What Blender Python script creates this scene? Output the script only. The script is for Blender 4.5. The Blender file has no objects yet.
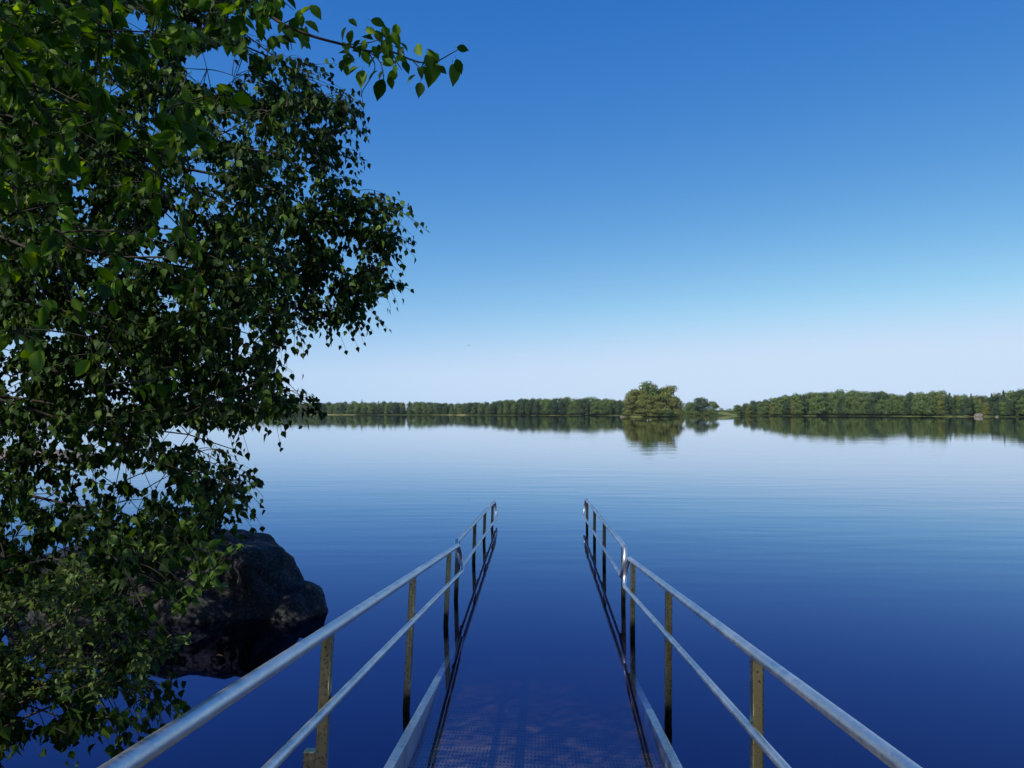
import bpy, bmesh, math, random
import numpy as np
from math import radians as R, sin, cos, pi
from mathutils import Vector, Matrix, Euler, noise as mnoise

S = bpy.context.scene
C = S.collection
random.seed(7)
HAZE = .00007
rng = np.random.default_rng(7)
f = 788.0            # focal length in pixels
H = 1.8              # eye height above the lake

# ------------------------------------------------------------------ camera
PITCH, YAW = R(2.07), R(2.035)
cd = bpy.data.cameras.new('camera'); cam = bpy.data.objects.new('camera', cd); C.objects.link(cam)
cam.location = (0, 0, H); cam.rotation_euler = (R(90) + PITCH, 0, YAW)
cd.sensor_width = 36; cd.lens = 36 * f / 1024; cd.clip_start = 0.05; cd.clip_end = 40000
S.camera = cam
CR = Euler((R(90) + PITCH, 0, YAW)).to_matrix()
CRn = np.array(CR)

def ray(px, py):
    return CR @ Vector(((px - 512) / f, (384 - py) / f, -1))
def at(px, py, Y):
    d = ray(px, py); return Vector((0, 0, H)) + d * (Y / d.y)
def project(P):
    q = (np.asarray(P) - np.array([0, 0, H])) @ CRn
    z = np.where(-q[:, 2] < .05, .05, -q[:, 2])
    return 512 + f * q[:, 0] / z, 384 - f * q[:, 1] / z, -q[:, 2]

# ------------------------------------------------------------------ helpers
def tag(o, label=None, cat=None, group=None, kind=None):
    if label: o['label'] = label
    if cat: o['category'] = cat
    if group: o['group'] = group
    if kind: o['kind'] = kind
    return o
def empty(name, loc):
    o = bpy.data.objects.new(name, None); C.objects.link(o); o.location = loc; o.empty_display_size = .2
    return o
def place(name, me, mat=None, parent=None, smooth=False):
    o = bpy.data.objects.new(name, me); C.objects.link(o)
    if mat: me.materials.append(mat)
    if parent:
        o.parent = parent; o.matrix_parent_inverse = Matrix.Translation(-parent.location)
    if smooth:
        me.polygons.foreach_set('use_smooth', [True] * len(me.polygons))
    return o
def mesh_np(name, V, F):
    """F: (n,k) integer array"""
    V = np.asarray(V, np.float32); F = np.asarray(F, np.int32)
    me = bpy.data.meshes.new(name); n, k = F.shape
    me.vertices.add(len(V)); me.vertices.foreach_set('co', V.ravel())
    me.loops.add(n * k); me.loops.foreach_set('vertex_index', F.ravel())
    me.polygons.add(n); me.polygons.foreach_set('loop_start', np.arange(n, dtype=np.int32) * k)
    me.update(calc_edges=True); me.validate()
    return me
def mesh_bm(name, bm):
    me = bpy.data.meshes.new(name); bm.to_mesh(me); bm.free(); return me
def nz(v):
    v = np.asarray(v, float); return v / np.maximum(np.linalg.norm(v, axis=-1, keepdims=True), 1e-9)

class Tubes:
    """tapered tubes gathered in one mesh"""
    def __init__(s): s.V = []; s.F = []; s.n = 0
    def add(s, pts, radii, k=6):
        P = np.asarray(pts, float); n = len(P)
        r = np.interp(np.linspace(0, 1, n), np.linspace(0, 1, len(np.atleast_1d(radii))), np.atleast_1d(radii))
        T = nz(np.gradient(P, axis=0))
        ref = np.array([0, 0, 1.]) if abs(T[0][2]) < .9 else np.array([1., 0, 0])
        A = nz(np.cross(T, ref)); B = np.cross(T, A)
        a = np.arange(k) * 2 * pi / k
        ring = P[:, None] + r[:, None, None] * (A[:, None] * np.cos(a)[None, :, None] + B[:, None] * np.sin(a)[None, :, None])
        s.V.append(ring.reshape(-1, 3))
        i, j = np.meshgrid(np.arange(n - 1), np.arange(k), indexing='ij'); jn = (j + 1) % k
        q = np.stack([i * k + j, (i + 1) * k + j, (i + 1) * k + jn, i * k + jn], -1).reshape(-1, 4) + s.n
        s.F.append(q); s.n += n * k
    def build(s, name, mat, parent=None):
        return place(name, mesh_np(name, np.concatenate(s.V), np.concatenate(s.F)), mat, parent, True)
def bez(a, b, c, n=12):
    t = np.linspace(0, 1, n)[:, None]; a, b, c = map(np.asarray, (a, b, c))
    return (1 - t) ** 2 * a + 2 * t * (1 - t) * b + t * t * c

# ------------------------------------------------------------------ materials
def newmat(name):
    m = bpy.data.materials.new(name); m.use_nodes = True; m.node_tree.nodes.clear()
    nt = m.node_tree; out = nt.nodes.new('ShaderNodeOutputMaterial')
    def N(t, **kw):
        n = nt.nodes.new('ShaderNode' + t)
        for k, v in kw.items():
            if k in n.inputs: n.inputs[k].default_value = v
            else: setattr(n, k, v)
        return n
    return m, nt, out, N, nt.links.new
def ramp(N, stops):
    r = N('ValToRGB'); e = r.color_ramp.elements
    while len(e) > 1: e.remove(e[-1])
    e[0].position = stops[0][0]; e[0].color = (*stops[0][1], 1)
    for p, c in stops[1:]:
        k = e.new(p); k.color = (*c, 1)
    return r

def leaf_mat(name, stops, trans=.35, gloss=.42, tcol=1.25):
    m, nt, out, N, L = newmat(name)
    g = N('NewGeometry'); r = ramp(N, stops); L(g.outputs['Random Per Island'], r.inputs[0])
    p = N('BsdfPrincipled', Roughness=gloss); L(r.outputs[0], p.inputs['Base Color'])
    if 'Specular IOR Level' in p.inputs: p.inputs['Specular IOR Level'].default_value = .18
    h = N('HueSaturation', Hue=.475, Saturation=1.15, Value=tcol); L(r.outputs[0], h.inputs['Color'])
    t = N('BsdfTranslucent'); L(h.outputs[0], t.inputs[0])
    mx = N('MixShader'); mx.inputs[0].default_value = trans
    L(p.outputs[0], mx.inputs[1]); L(t.outputs[0], mx.inputs[2]); L(mx.outputs[0], out.inputs[0])
    return m
def noisy_mat(name, stops, scale=4, rough=.85, bump=.3, detail=8, bscale=None, metal=0):
    m, nt, out, N, L = newmat(name)
    tc = N('TexCoord'); n1 = N('TexNoise', Scale=scale, Detail=detail, Roughness=.62); L(tc.outputs['Object'], n1.inputs['Vector'])
    r = ramp(N, stops); L(n1.outputs[0], r.inputs[0])
    p = N('BsdfPrincipled', Roughness=rough, Metallic=metal); L(r.outputs[0], p.inputs['Base Color'])
    if bump:
        n2 = N('TexNoise', Scale=bscale or scale * 5, Detail=6); L(tc.outputs['Object'], n2.inputs['Vector'])
        b = N('Bump', Strength=bump, Distance=.02); L(n2.outputs[0], b.inputs['Height']); L(b.outputs[0], p.inputs['Normal'])
    L(p.outputs[0], out.inputs[0]); return m

M = {}
M['birch_leaf'] = leaf_mat('birch_leaf', [(0, (.010, .027, .005)), (.5, (.018, .046, .008)), (.8, (.036, .084, .012)), (1, (.11, .19, .024))], .25, .6, 1.5)
M['broad_leaf'] = leaf_mat('broad_leaf', [(0, (.02, .055, .007)), (.55, (.06, .15, .016)), (1, (.19, .32, .035))], .48, .55, 1.4)
M['willow_leaf'] = leaf_mat('willow_leaf', [(0, (.03, .055, .016)), (.6, (.075, .13, .03)), (1, (.19, .25, .055))], .3)
M['sapling_leaf'] = leaf_mat('sapling_leaf', [(0, (.05, .11, .02)), (1, (.11, .19, .035))], .4)
M['tree_far'] = leaf_mat('tree_far', [(0, (.05, .085, .028)), (.5, (.09, .14, .042)), (1, (.15, .20, .06))], .12, .8)
M['tree_olive'] = leaf_mat('tree_olive', [(0, (.08, .10, .025)), (.5, (.12, .14, .035)), (1, (.18, .19, .055))], .12, .8)
M['tree_dark'] = leaf_mat('tree_dark', [(0, (.03, .055, .028)), (.6, (.045, .08, .036)), (1, (.07, .105, .045))], .12, .7)
M['bark'] = noisy_mat('bark', [(.3, (.05, .04, .03)), (.6, (.16, .13, .10)), (.8, (.30, .27, .23))], 6, .9, .5)
M['twig'] = noisy_mat('twig', [(.3, (.02, .014, .010)), (.7, (.055, .038, .027))], 12, .8, .2)
M['birch_bark'] = noisy_mat('birch_bark', [(.35, (.05, .045, .04)), (.5, (.45, .43, .40)), (.8, (.62, .60, .56))], 3, .8, .4)

def galv(name, base, rough, dirt, algae=False):
    m, nt, out, N, L = newmat(name)
    tc = N('TexCoord'); n1 = N('TexNoise', Scale=9, Detail=6, Roughness=.65); L(tc.outputs['Object'], n1.inputs['Vector'])
    v = N('TexVoronoi', Scale=70); L(tc.outputs['Object'], v.inputs['Vector'])
    mp = N('Mapping'); mp.inputs['Scale'].default_value = (14, 14, 2.5); L(tc.outputs['Object'], mp.inputs[0])
    n2 = N('TexNoise', Scale=2, Detail=5); L(mp.outputs[0], n2.inputs['Vector'])
    r = ramp(N, [(.3, tuple(b * .86 for b in base)), (.55, base), (.8, tuple(min(1, b * 1.12) for b in base))]); L(n1.outputs[0], r.inputs[0])
    r2 = ramp(N, [(.42, (0, 0, 0)), (.72, (1, 1, 1))]); L(n2.outputs[0], r2.inputs[0])
    ma = N('Math', operation='MULTIPLY'); ma.inputs[1].default_value = dirt; L(r2.outputs[0], ma.inputs[0])
    mx = N('MixRGB'); mx.inputs[2].default_value = (.20, .17, .11, 1); L(ma.outputs[0], mx.inputs[0]); L(r.outputs[0], mx.inputs[1])
    p = N('BsdfPrincipled', Metallic=1.0)
    if algae:      # slimy dark band just above the waterline
        ge = N('NewGeometry'); sz = N('SeparateXYZ'); L(ge.outputs['Position'], sz.inputs[0])
        a1 = N('Math', operation='MULTIPLY_ADD'); a1.inputs[1].default_value = -.16; L(n1.outputs[0], a1.inputs[0]); L(sz.outputs[2], a1.inputs[2])
        mr = N('MapRange'); mr.inputs[1].default_value = .0; mr.inputs[2].default_value = .07; mr.inputs[3].default_value = 1; mr.inputs[4].default_value = 0; L(a1.outputs[0], mr.inputs[0])
        m2 = N('MixRGB'); m2.inputs[2].default_value = (.028, .03, .016, 1); L(mr.outputs[0], m2.inputs[0]); L(mx.outputs[0], m2.inputs[1]); mx = m2
    L(mx.outputs[0], p.inputs['Base Color'])
    rr = N('MapRange'); rr.inputs[3].default_value = rough - .08; rr.inputs[4].default_value = rough + .12
    L(v.outputs['Distance'], rr.inputs[0]); L(rr.outputs[0], p.inputs['Roughness'])
    b = N('Bump', Strength=.06, Distance=.003); L(n1.outputs[0], b.inputs['Height']); L(b.outputs[0], p.inputs['Normal'])
    L(p.outputs[0], out.inputs[0]); return m
M['rail'] = galv('rail', (.66, .67, .68), .42, .06)
M['post'] = galv('post', (.48, .43, .25), .3, .5, True)
M['post_dark_reflection'] = galv('post_dark_reflection', (.2, .18, .125), .32, .6, True)  # same steel for the far posts, their dark reflections put into the base colour
M['kerb'] = galv('kerb', (.58, .60, .62), .42, .35)
M['bolt'] = noisy_mat('bolt', [(.3, (.05, .045, .04)), (.7, (.14, .12, .10))], 20, .5, 0, metal=.8)

# perforated grating
m, nt, out, N, L = newmat('grating')
tc = N('TexCoord'); sep = N('SeparateXYZ'); L(tc.outputs['Object'], sep.inputs[0])
def frac(sock, period):
    a = N('Math', operation='DIVIDE'); a.inputs[1].default_value = period; L(sock, a.inputs[0])
    b = N('Math', operation='FRACT'); L(a.outputs[0], b.inputs[0])
    c = N('Math', operation='SUBTRACT'); c.inputs[1].default_value = .5; L(b.outputs[0], c.inputs[0])
    d = N('Math', operation='MULTIPLY'); L(c.outputs[0], d.inputs[0]); L(c.outputs[0], d.inputs[1]); return d.outputs[0]
ad = N('Math', operation='ADD'); L(frac(sep.outputs[0], .020), ad.inputs[0]); L(frac(sep.outputs[1], .055), ad.inputs[1])
hole = N('Math', operation='LESS_THAN'); L(ad.outputs[0], hole.inputs[0])
n5 = N('TexNoise', Scale=9, Detail=4); L(tc.outputs['Object'], n5.inputs['Vector'])
mr5 = N('MapRange'); mr5.inputs[1].default_value = .35; mr5.inputs[2].default_value = .62; mr5.inputs[3].default_value = .012; mr5.inputs[4].default_value = .10; L(n5.outputs[0], mr5.inputs[0]); L(mr5.outputs[0], hole.inputs[1])
n1 = N('TexNoise', Scale=6, Detail=5); L(tc.outputs['Object'], n1.inputs['Vector'])
r = ramp(N, [(.3, (.075, .075, .055)), (.7, (.19, .185, .14))]); L(n1.outputs[0], r.inputs[0])
p = N('BsdfPrincipled', Roughness=.6, Metallic=.0); L(r.outputs[0], p.inputs['Base Color'])
tr = N('BsdfTransparent'); mx = N('MixShader'); L(hole.outputs[0], mx.inputs[0]); L(p.outputs[0], mx.inputs[1]); L(tr.outputs[0], mx.inputs[2])
L(mx.outputs[0], out.inputs[0]); M['grating'] = m

# lake water: mirror surface over clear brown bog water
m, nt, out, N, L = newmat('water')
tc = N('TexCoord'); sep = N('SeparateXYZ'); L(tc.outputs['Object'], sep.inputs[0])
def wav(scale, rot, sx, detail, rough=.5):
    mp = N('Mapping'); mp.inputs['Rotation'].default_value = (0, 0, R(rot)); mp.inputs['Scale'].default_value = (sx, 1, 1)
    L(tc.outputs['Object'], mp.inputs[0]); n = N('TexNoise', Scale=scale, Detail=detail, Roughness=rough); L(mp.outputs[0], n.inputs['Vector']); return n.outputs[0]
w1 = wav(2.3, -7, .26, 1.5); w2 = wav(.55, 6, .3, 2); w3 = wav(9, 20, .5, 2)
def mul(a, v):
    n = N('Math', operation='MULTIPLY'); L(a, n.inputs[0])
    if isinstance(v, (int, float)): n.inputs[1].default_value = v
    else: L(v, n.inputs[1])
    return n.outputs[0]
def add(a, b):
    n = N('Math', operation='ADD'); L(a, n.inputs[0]); L(b, n.inputs[1]); return n.outputs[0]
# sheltered by the shore, livelier further out
yd = N('Math', operation='DIVIDE'); yd.inputs[1].default_value = 200; L(sep.outputs[1], yd.inputs[0])
sh = ramp(N, [(0, (.02,) * 3), (.034, (.06,) * 3), (.05, (.34,) * 3), (.1, (.46,) * 3), (.2, (.30,) * 3), (.35, (.14,) * 3), (.8, (.06,) * 3)]); L(yd.outputs[0], sh.inputs[0])
patch = N('TexNoise', Scale=.035, Detail=2); L(tc.outputs['Object'], patch.inputs['Vector'])
pr = N('MapRange'); pr.inputs[1].default_value = .35; pr.inputs[2].default_value = .65; pr.inputs[3].default_value = .5; pr.inputs[4].default_value = 1.15; L(patch.outputs[0], pr.inputs[0])
hgt = add(add(mul(w1, .012), mul(w2, .02)), mul(w3, .0006))
hgt = mul(mul(hgt, sh.outputs[0]), pr.outputs[0])
b = N('Bump', Strength=1.0, Distance=1.0); L(hgt, b.inputs['Height'])
fr0 = N('Fresnel', IOR=1.45); L(b.outputs[0], fr0.inputs['Normal'])
fr = N('Math', operation='POWER'); fr.inputs[1].default_value = .62; L(fr0.outputs[0], fr.inputs[0])
wt = ramp(N, [(.2, (.48, .40, .78)), (.38, (.44, .45, .84)), (.62, (.58, .72, .95)), (.78, (.84, .92, 1.0)), (.92, (1, 1, 1))]); L(fr.outputs[0], wt.inputs[0])
gl = N('BsdfGlossy', Roughness=.02); L(wt.outputs[0], gl.inputs[0]); L(b.outputs[0], gl.inputs['Normal'])
tr = N('BsdfTransparent'); tr.inputs[0].default_value = (.92, .9, .86, 1)
gb = N('NewGeometry'); fb = N('Mix'); L(gb.outputs['Backfacing'], fb.inputs[0]); L(fr.outputs[0], fb.inputs[2]); fb.inputs[3].default_value = .06
mx = N('MixShader'); L(fb.outputs[0], mx.inputs[0]); L(tr.outputs[0], mx.inputs[1]); L(gl.outputs[0], mx.inputs[2]); L(mx.outputs[0], out.inputs['Surface'])
va = N('VolumeAbsorption', Density=5.0); va.inputs[0].default_value = (.52, .42, .24, 1); L(va.outputs[0], out.inputs['Volume'])
M['water'] = m

m, nt, out, N, L = newmat('rock')
tc = N('TexCoord'); n1 = N('TexNoise', Scale=5, Detail=10, Roughness=.7); L(tc.outputs['Object'], n1.inputs['Vector'])
n3 = N('TexNoise', Scale=38, Detail=6, Roughness=.7); L(tc.outputs['Object'], n3.inputs['Vector'])
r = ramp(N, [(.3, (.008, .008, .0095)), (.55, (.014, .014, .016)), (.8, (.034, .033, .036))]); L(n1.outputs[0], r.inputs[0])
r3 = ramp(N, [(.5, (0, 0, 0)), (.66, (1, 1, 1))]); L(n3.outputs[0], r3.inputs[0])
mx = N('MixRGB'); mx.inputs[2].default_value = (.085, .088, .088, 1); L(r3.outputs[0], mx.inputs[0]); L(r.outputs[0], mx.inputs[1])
p = N('BsdfPrincipled', Roughness=.8); L(mx.outputs[0], p.inputs['Base Color'])
hh = N('Math', operation='ADD'); L(n1.outputs[0], hh.inputs[0]); L(mul(n3.outputs[0], .35), hh.inputs[1])
b = N('Bump', Strength=.8, Distance=.05); L(hh.outputs[0], b.inputs['Height']); L(b.outputs[0], p.inputs['Normal'])
L(p.outputs[0], out.inputs[0]); M['rock'] = m
M['pink_rock'] = noisy_mat('pink_rock', [(.3, (.10, .08, .07)), (.7, (.22, .18, .155))], 2.5, .85, .5)
M['soil'] = noisy_mat('soil', [(.3, (.03, .028, .018)), (.7, (.07, .06, .035))], 1.2, .95, .4)
M['grass'] = noisy_mat('grass', [(.3, (.07, .085, .025)), (.6, (.13, .14, .04)), (.8, (.20, .18, .07))], .8, .95, .4)
M['meadow'] = noisy_mat('meadow', [(.5, (.045, .065, .022)), (.58, (.12, .14, .045)), (.68, (.30, .28, .13))], .022, .95, 0, 3)
M['path'] = noisy_mat('path', [(.3, (.24, .20, .12)), (.7, (.42, .36, .22))], 5, .95, .4)
M['bed'] = noisy_mat('bed', [(.3, (.03, .022, .012)), (.7, (.07, .05, .03))], .8, .95, 0)
M['hill'] = noisy_mat('hill', [(.35, (.035, .055, .025)), (.65, (.06, .085, .035))], .06, .95, 0)
M['bird'] = noisy_mat('bird', [(.3, (.05, .05, .055)), (.7, (.09, .09, .10))], 4, .8, 0)

for k in ('meadow', 'grass', 'hill', 'soil'):
    for n_ in M[k].node_tree.nodes:
        if n_.type == 'BSDF_PRINCIPLED': n_.inputs['Specular IOR Level'].default_value = 0

# ------------------------------------------------------------------ sky and sun
SUN_EL, SUN_AZ = R(44), R(-140)
w = bpy.data.worlds.new('World'); S.world = w; w.use_nodes = True
nt = w.node_tree; bg = nt.nodes['Background']; bg.inputs[1].default_value = .1
sky = nt.nodes.new('ShaderNodeTexSky'); sky.sky_type = 'NISHITA'; sky.sun_disc = False
sky.sun_elevation = SUN_EL; sky.sun_rotation = SUN_AZ
sky.air_density = 1; sky.dust_density = 1; sky.ozone_density = 3
tcw = nt.nodes.new('ShaderNodeTexCoord'); sx = nt.nodes.new('ShaderNodeSeparateXYZ'); cx_ = nt.nodes.new('ShaderNodeCombineXYZ'); zm = nt.nodes.new('ShaderNodeMath'); zm.operation = 'MAXIMUM'; zm.inputs[1].default_value = .045
nt.links.new(tcw.outputs['Generated'], sx.inputs[0]); nt.links.new(sx.outputs[2], zm.inputs[0])
nt.links.new(sx.outputs[0], cx_.inputs[0]); nt.links.new(sx.outputs[1], cx_.inputs[1]); nt.links.new(zm.outputs[0], cx_.inputs[2]); nt.links.new(cx_.outputs[0], sky.inputs[0])   # no dark rim at the very horizon
sp = nt.nodes.new('ShaderNodeSeparateColor'); cb = nt.nodes.new('ShaderNodeCombineColor'); nt.links.new(sky.outputs[0], sp.inputs[0])
def Mn(op, a, v, d=.25):
    n = nt.nodes.new('ShaderNodeMath'); n.operation = op; nt.links.new(a, n.inputs[0]); n.inputs[1].default_value = v; n.inputs[2].default_value = d; return n.outputs[0]
xr = Mn('SMOOTH_MIN', Mn('MULTIPLY', Mn('POWER', Mn('MULTIPLY', sp.outputs[0], .1), 2.016), 3.05), .60, .2)
xg = Mn('MULTIPLY', Mn('POWER', xr, .51), .975)
xq = Mn('SMOOTH_MIN', Mn('MULTIPLY', Mn('POWER', Mn('MULTIPLY', sp.outputs[1], .1), 1.427), 1.68), .735, .2)
mxn = nt.nodes.new('ShaderNodeMath'); mxn.operation = 'SMOOTH_MAX'; nt.links.new(xg, mxn.inputs[0]); nt.links.new(xq, mxn.inputs[1]); mxn.inputs[2].default_value = .06; xg = mxn.outputs[0]
ch = [xr, xg, Mn('MULTIPLY', Mn('POWER', xg, .37), 1.06)]
for i in range(3): nt.links.new(Mn('MULTIPLY', ch[i], 10), cb.inputs[i])
nt.links.new(cb.outputs[0], bg.inputs[0])
sl = bpy.data.lights.new('sun', 'SUN'); sl.energy = 5.0; sl.angle = R(.53); sl.color = (1, .94, .84)
so = bpy.data.objects.new('sun', sl); C.objects.link(so)
sd = Vector((sin(SUN_AZ) * cos(SUN_EL), cos(SUN_AZ) * cos(SUN_EL), sin(SUN_EL)))
so.rotation_euler = (-sd).to_track_quat('-Z', 'Y').to_euler(); so.location = sd * 60

# ------------------------------------------------------------------ water, bed, land
def prism(name, poly, z0, z1, mat):
    bm = bmesh.new(); vs = [bm.verts.new((x, y, z1)) for x, y in poly]
    fc = bm.faces.new(vs)
    if z0 is not None:
        ex = bmesh.ops.extrude_face_region(bm, geom=[fc])
        for v in ex['geom']:
            if isinstance(v, bmesh.types.BMVert): v.co.z = z0
    bmesh.ops.recalc_face_normals(bm, faces=bm.faces)
    return place(name, mesh_bm(name, bm), mat)
BX = 2400
tag(prism('lake_water', [(-BX, -60), (BX, -60), (BX, BX), (-BX, BX)], -3.2, 0, M['water']), kind='structure')
tag(prism('lake_bed', [(-BX - 300, -400), (BX + 300, -400), (BX + 300, BX + 300), (-BX - 300, BX + 300)], None, -2.6, M['bed']), kind='structure')

def land(name, shoreline, back, mat, rise=.25, slope=6.0, rows_z=None):
    """bank whose front edge follows the shoreline and climbs away from the water"""
    bm = bmesh.new(); rows = []
    n = len(shoreline)
    for t, z in rows_z or ((-.25, -1.0), (0, -.06), (.05, rise * .6), (.2, rise), (1, rise * slope * .6)):
        row = []
        for (x, y), (bx, by) in zip(shoreline, back):
            d = Vector((bx - x, by - y)); q = Vector((x, y)) + d * t if t >= 0 else Vector((x, y)) + d.normalized() * -1.5
            zz = z + (mnoise.noise((q.x * .35, q.y * .35, 3)) * .12 if t > .01 else 0)
            row.append(bm.verts.new((q.x, q.y, zz)))
        rows.append(row)
    for a, b2 in zip(rows, rows[1:]):
        for i in range(n - 1): bm.faces.new((a[i], a[i + 1], b2[i + 1], b2[i]))
    bmesh.ops.recalc_face_normals(bm, faces=bm.faces)
    if sum(fc.normal.z for fc in bm.faces) < 0:
        for fc in bm.faces: fc.normal_flip()
    return tag(place(name, mesh_bm(name, bm), mat, None, True), kind='structure')
def resample(pts, n):
    P = np.array(pts, float); d = np.r_[0, np.cumsum(np.linalg.norm(np.diff(P, axis=0), axis=1))]
    t = np.linspace(0, d[-1], n); return [(float(np.interp(a, d, P[:, 0])), float(np.interp(a, d, P[:, 1]))) for a in t]
sl_near = resample([(60, -8), (20, -1.5), (4, .6), (1.2, 1.3), (-1.2, 1.3), (-2.4, 2.0), (-3.6, 3.6), (-6.5, 5.5), (-12, 8), (-22, 14), (-60, 20)], 60)
land('shore', sl_near, [(x * 1.3, -55 if x > -10 else -55) for x, y in sl_near], M['grass'], .35, 4)
land('path', resample([(-2.2, 1.32), (0, 1.34), (2.2, 1.2)], 14), [(x, -14) for x in np.linspace(-2.2, 2.2, 14)], M['path'], .40, 4)

# ------------------------------------------------------------------ boat ramp
RS = .0996
def rp(xh, Y, dh, s=RS):          # point given in eye-heights sideways and below the eye at the camera's foot
    return Vector((xh * H, Y, H - dh * H - s * Y))
def box_along(name, a, b, wx, hz, mat, parent, top=True):
    """bar from a to b (centres of its upper face when top) with bevelled edges"""
    bm = bmesh.new(); d = b - a; L_ = d.length
    bmesh.ops.create_cube(bm, size=1)
    bmesh.ops.scale(bm, vec=(wx, L_, hz), verts=bm.verts)
    bmesh.ops.bevel(bm, geom=bm.edges[:], offset=min(wx, hz) * .1, segments=2, affect='EDGES', profile=.6)
    yv = d.normalized(); xv = Vector((1, 0, 0)); xv = (xv - yv * xv.dot(yv)).normalized(); zv = xv.cross(yv)
    mt = Matrix((xv, yv, zv)).transposed().to_4x4(); mt.translation = (a + b) / 2 - (zv * hz / 2 if top else Vector())
    bm.transform(mt); return place(name, mesh_bm(name, bm), mat, parent, False)
def post_mesh(name, top, bot, wd, mat, parent, capped=False):
    bm = bmesh.new(); d = top - bot
    bmesh.ops.create_cube(bm, size=1); bmesh.ops.scale(bm, vec=(wd, wd, d.length), verts=bm.verts)
    ed = [e for e in bm.edges if abs((e.verts[0].co - e.verts[1].co).normalized().z) > .9]
    bmesh.ops.bevel(bm, geom=ed, offset=wd * .14, segments=3, affect='EDGES', profile=.5)
    if capped:
        tops = [fc for fc in bm.faces if fc.normal.z > .9]
        r_ = bmesh.ops.inset_region(bm, faces=tops, thickness=wd * .12); 
        for fc in tops:
            for v in fc.verts: v.co.z += .004
    zv = d.normalized(); xv = (Vector((1, 0, 0)) - zv * zv.x).normalized(); yv = zv.cross(xv)
    mt = Matrix((xv, yv, zv)).transposed().to_4x4(); mt.translation = (top + bot) / 2
    bm.transform(mt); return place(name, mesh_bm(name, bm), mat, parent)

rampo = empty('boat_ramp', (0, 4, 0)); tag(rampo, 'perforated metal ramp with low side kerbs sliding under the brown water', 'ramp')
LK, RK, DL, DR = -.386, .366, .70, .73
def kerbtop(xh, Y): return rp(xh, Y, DL + (DR - DL) * (xh - LK) / (RK - LK))
for xh in (LK, RK):
    k = box_along('kerb', kerbtop(xh, .9), kerbtop(xh, 7.3), .046, .17, M['kerb'], rampo)
bm = bmesh.new(); off = Vector((0, 0, -.135)); e_ = .014
vs = [bm.verts.new(q + off) for q in (kerbtop(LK + e_, .9), kerbtop(RK - e_, .9), kerbtop(RK - e_, 7.3), kerbtop(LK + e_, 7.3))]
bm.faces.new(vs); ex = bmesh.ops.extrude_face_region(bm, geom=bm.faces[:])
for v in ex['geom']:
    if isinstance(v, bmesh.types.BMVert): v.co.z -= .004
bmesh.ops.recalc_face_normals(bm, faces=bm.faces)
place('deck', mesh_bm('deck', bm), M['grating'], rampo)
for Y in np.arange(1.2, 7.2, .75):
    t = Tubes(); t.add([kerbtop(LK, Y) + off * 1.25, kerbtop(RK, Y) + off * 1.25], [.022], 4); t.build('crossbeam', M['bolt'], rampo)

def catmull(P, n=8):
    P = [np.array(p, float) for p in P]; P = [2 * P[0] - P[1]] + P + [2 * P[-1] - P[-2]]; o = []
    for i in range(1, len(P) - 2):
        for t_ in np.linspace(0, 1, n, endpoint=False):
            a, b, c, d = P[i - 1:i + 3]
            o.append(.5 * ((2 * b) + (c - a) * t_ + (2 * a - 5 * b + 4 * c - d) * t_ ** 2 + (3 * b - a - 3 * c + d) * t_ ** 3))
    o.append(P[-2]); return np.array(o)

def handrail(label, T0, T1, M0, M1, posts, lean, loops, rt, rm, near):
    """T0-T1 top rail axis, M0-M1 mid rail axis, posts at fractions along; loops: which ends are closed by a bend"""
    side = -1 if T0.x < 0 else 1
    base = (T0 + T1) / 2; base.z = min(T1.z, 0) if near else 0
    root = empty('handrail', base); tag(root, label, 'handrail', None)
    du = (T1 - T0).normalized()
    tb = Tubes(); n = 40
    Pt = [T0 + (T1 - T0) * i / n for i in range(n + 1)]
    tb.add([tuple(q) for q in Pt], [rt], 20); tb.build('top_rail', M['rail'], root)
    tb = Tubes(); Pm = [M0 + (M1 - M0) * i / n for i in range(n + 1)]
    tb.add([tuple(q) for q in Pm], [rm], 16); tb.build('mid_rail', M['rail'], root)
    for a, b_, s in loops:
        g = (a - b_).length
        P = catmull([a - du * s * .02, a + du * s * .02, a + du * s * .075 + (b_ - a) * .12, a + (b_ - a) * .36 + du * s * .125,
                     a + (b_ - a) * .66 + du * s * .125, b_ + du * s * .07 + (a - b_) * .09, b_ + du * s * .02, b_ - du * s * .02])
        tb = Tubes(); tb.add(P, [rt, rt * .98, rt * .9, rt * .85, rm * 1.15, rm * 1.05, rm], 14); tb.build('end_bend', M['rail'], root)
    for fr_ in posts:
        top = T0 + (T1 - T0) * fr_ + Vector((0, 0, -rt * .8))
        ln = top.z + .75 if near else top.z + .8
        bot = top + Vector((-lean * ln, 0, -ln))
        po = post_mesh('post', top, bot, .040, M['post' if near else 'post_dark_reflection'], root)
        # two screws under the rail and a welded saddle behind the mid rail
        for k in range(2):
            sc = bmesh.new(); bmesh.ops.create_cone(sc, cap_ends=True, segments=8, radius1=.0045, radius2=.0035, depth=.006)
            sc.transform(Matrix.Translation(top + Vector((-.004 + .006 * k, -.0225, -.035 - .032 * k))) @ Matrix.Rotation(R(90), 4, 'X'))
            place('screw', mesh_bm('screw', sc), M['bolt'], po)
        tt = (M0 + (M1 - M0) * fr_); br = bmesh.new(); bmesh.ops.create_cube(br, size=1)
        bmesh.ops.scale(br, vec=(.022, .075, .012), verts=br.verts); bmesh.ops.bevel(br, geom=br.edges[:], offset=.003, segments=2, affect='EDGES')
        br.transform(Matrix.Translation(tt + Vector((side * .008, .01, -rm - .004))) @ Matrix.Rotation(math.atan2(du.z, du.y), 4, 'X'))
        place('bracket', mesh_bm('bracket', br), M['post'], root)
    return root

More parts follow.
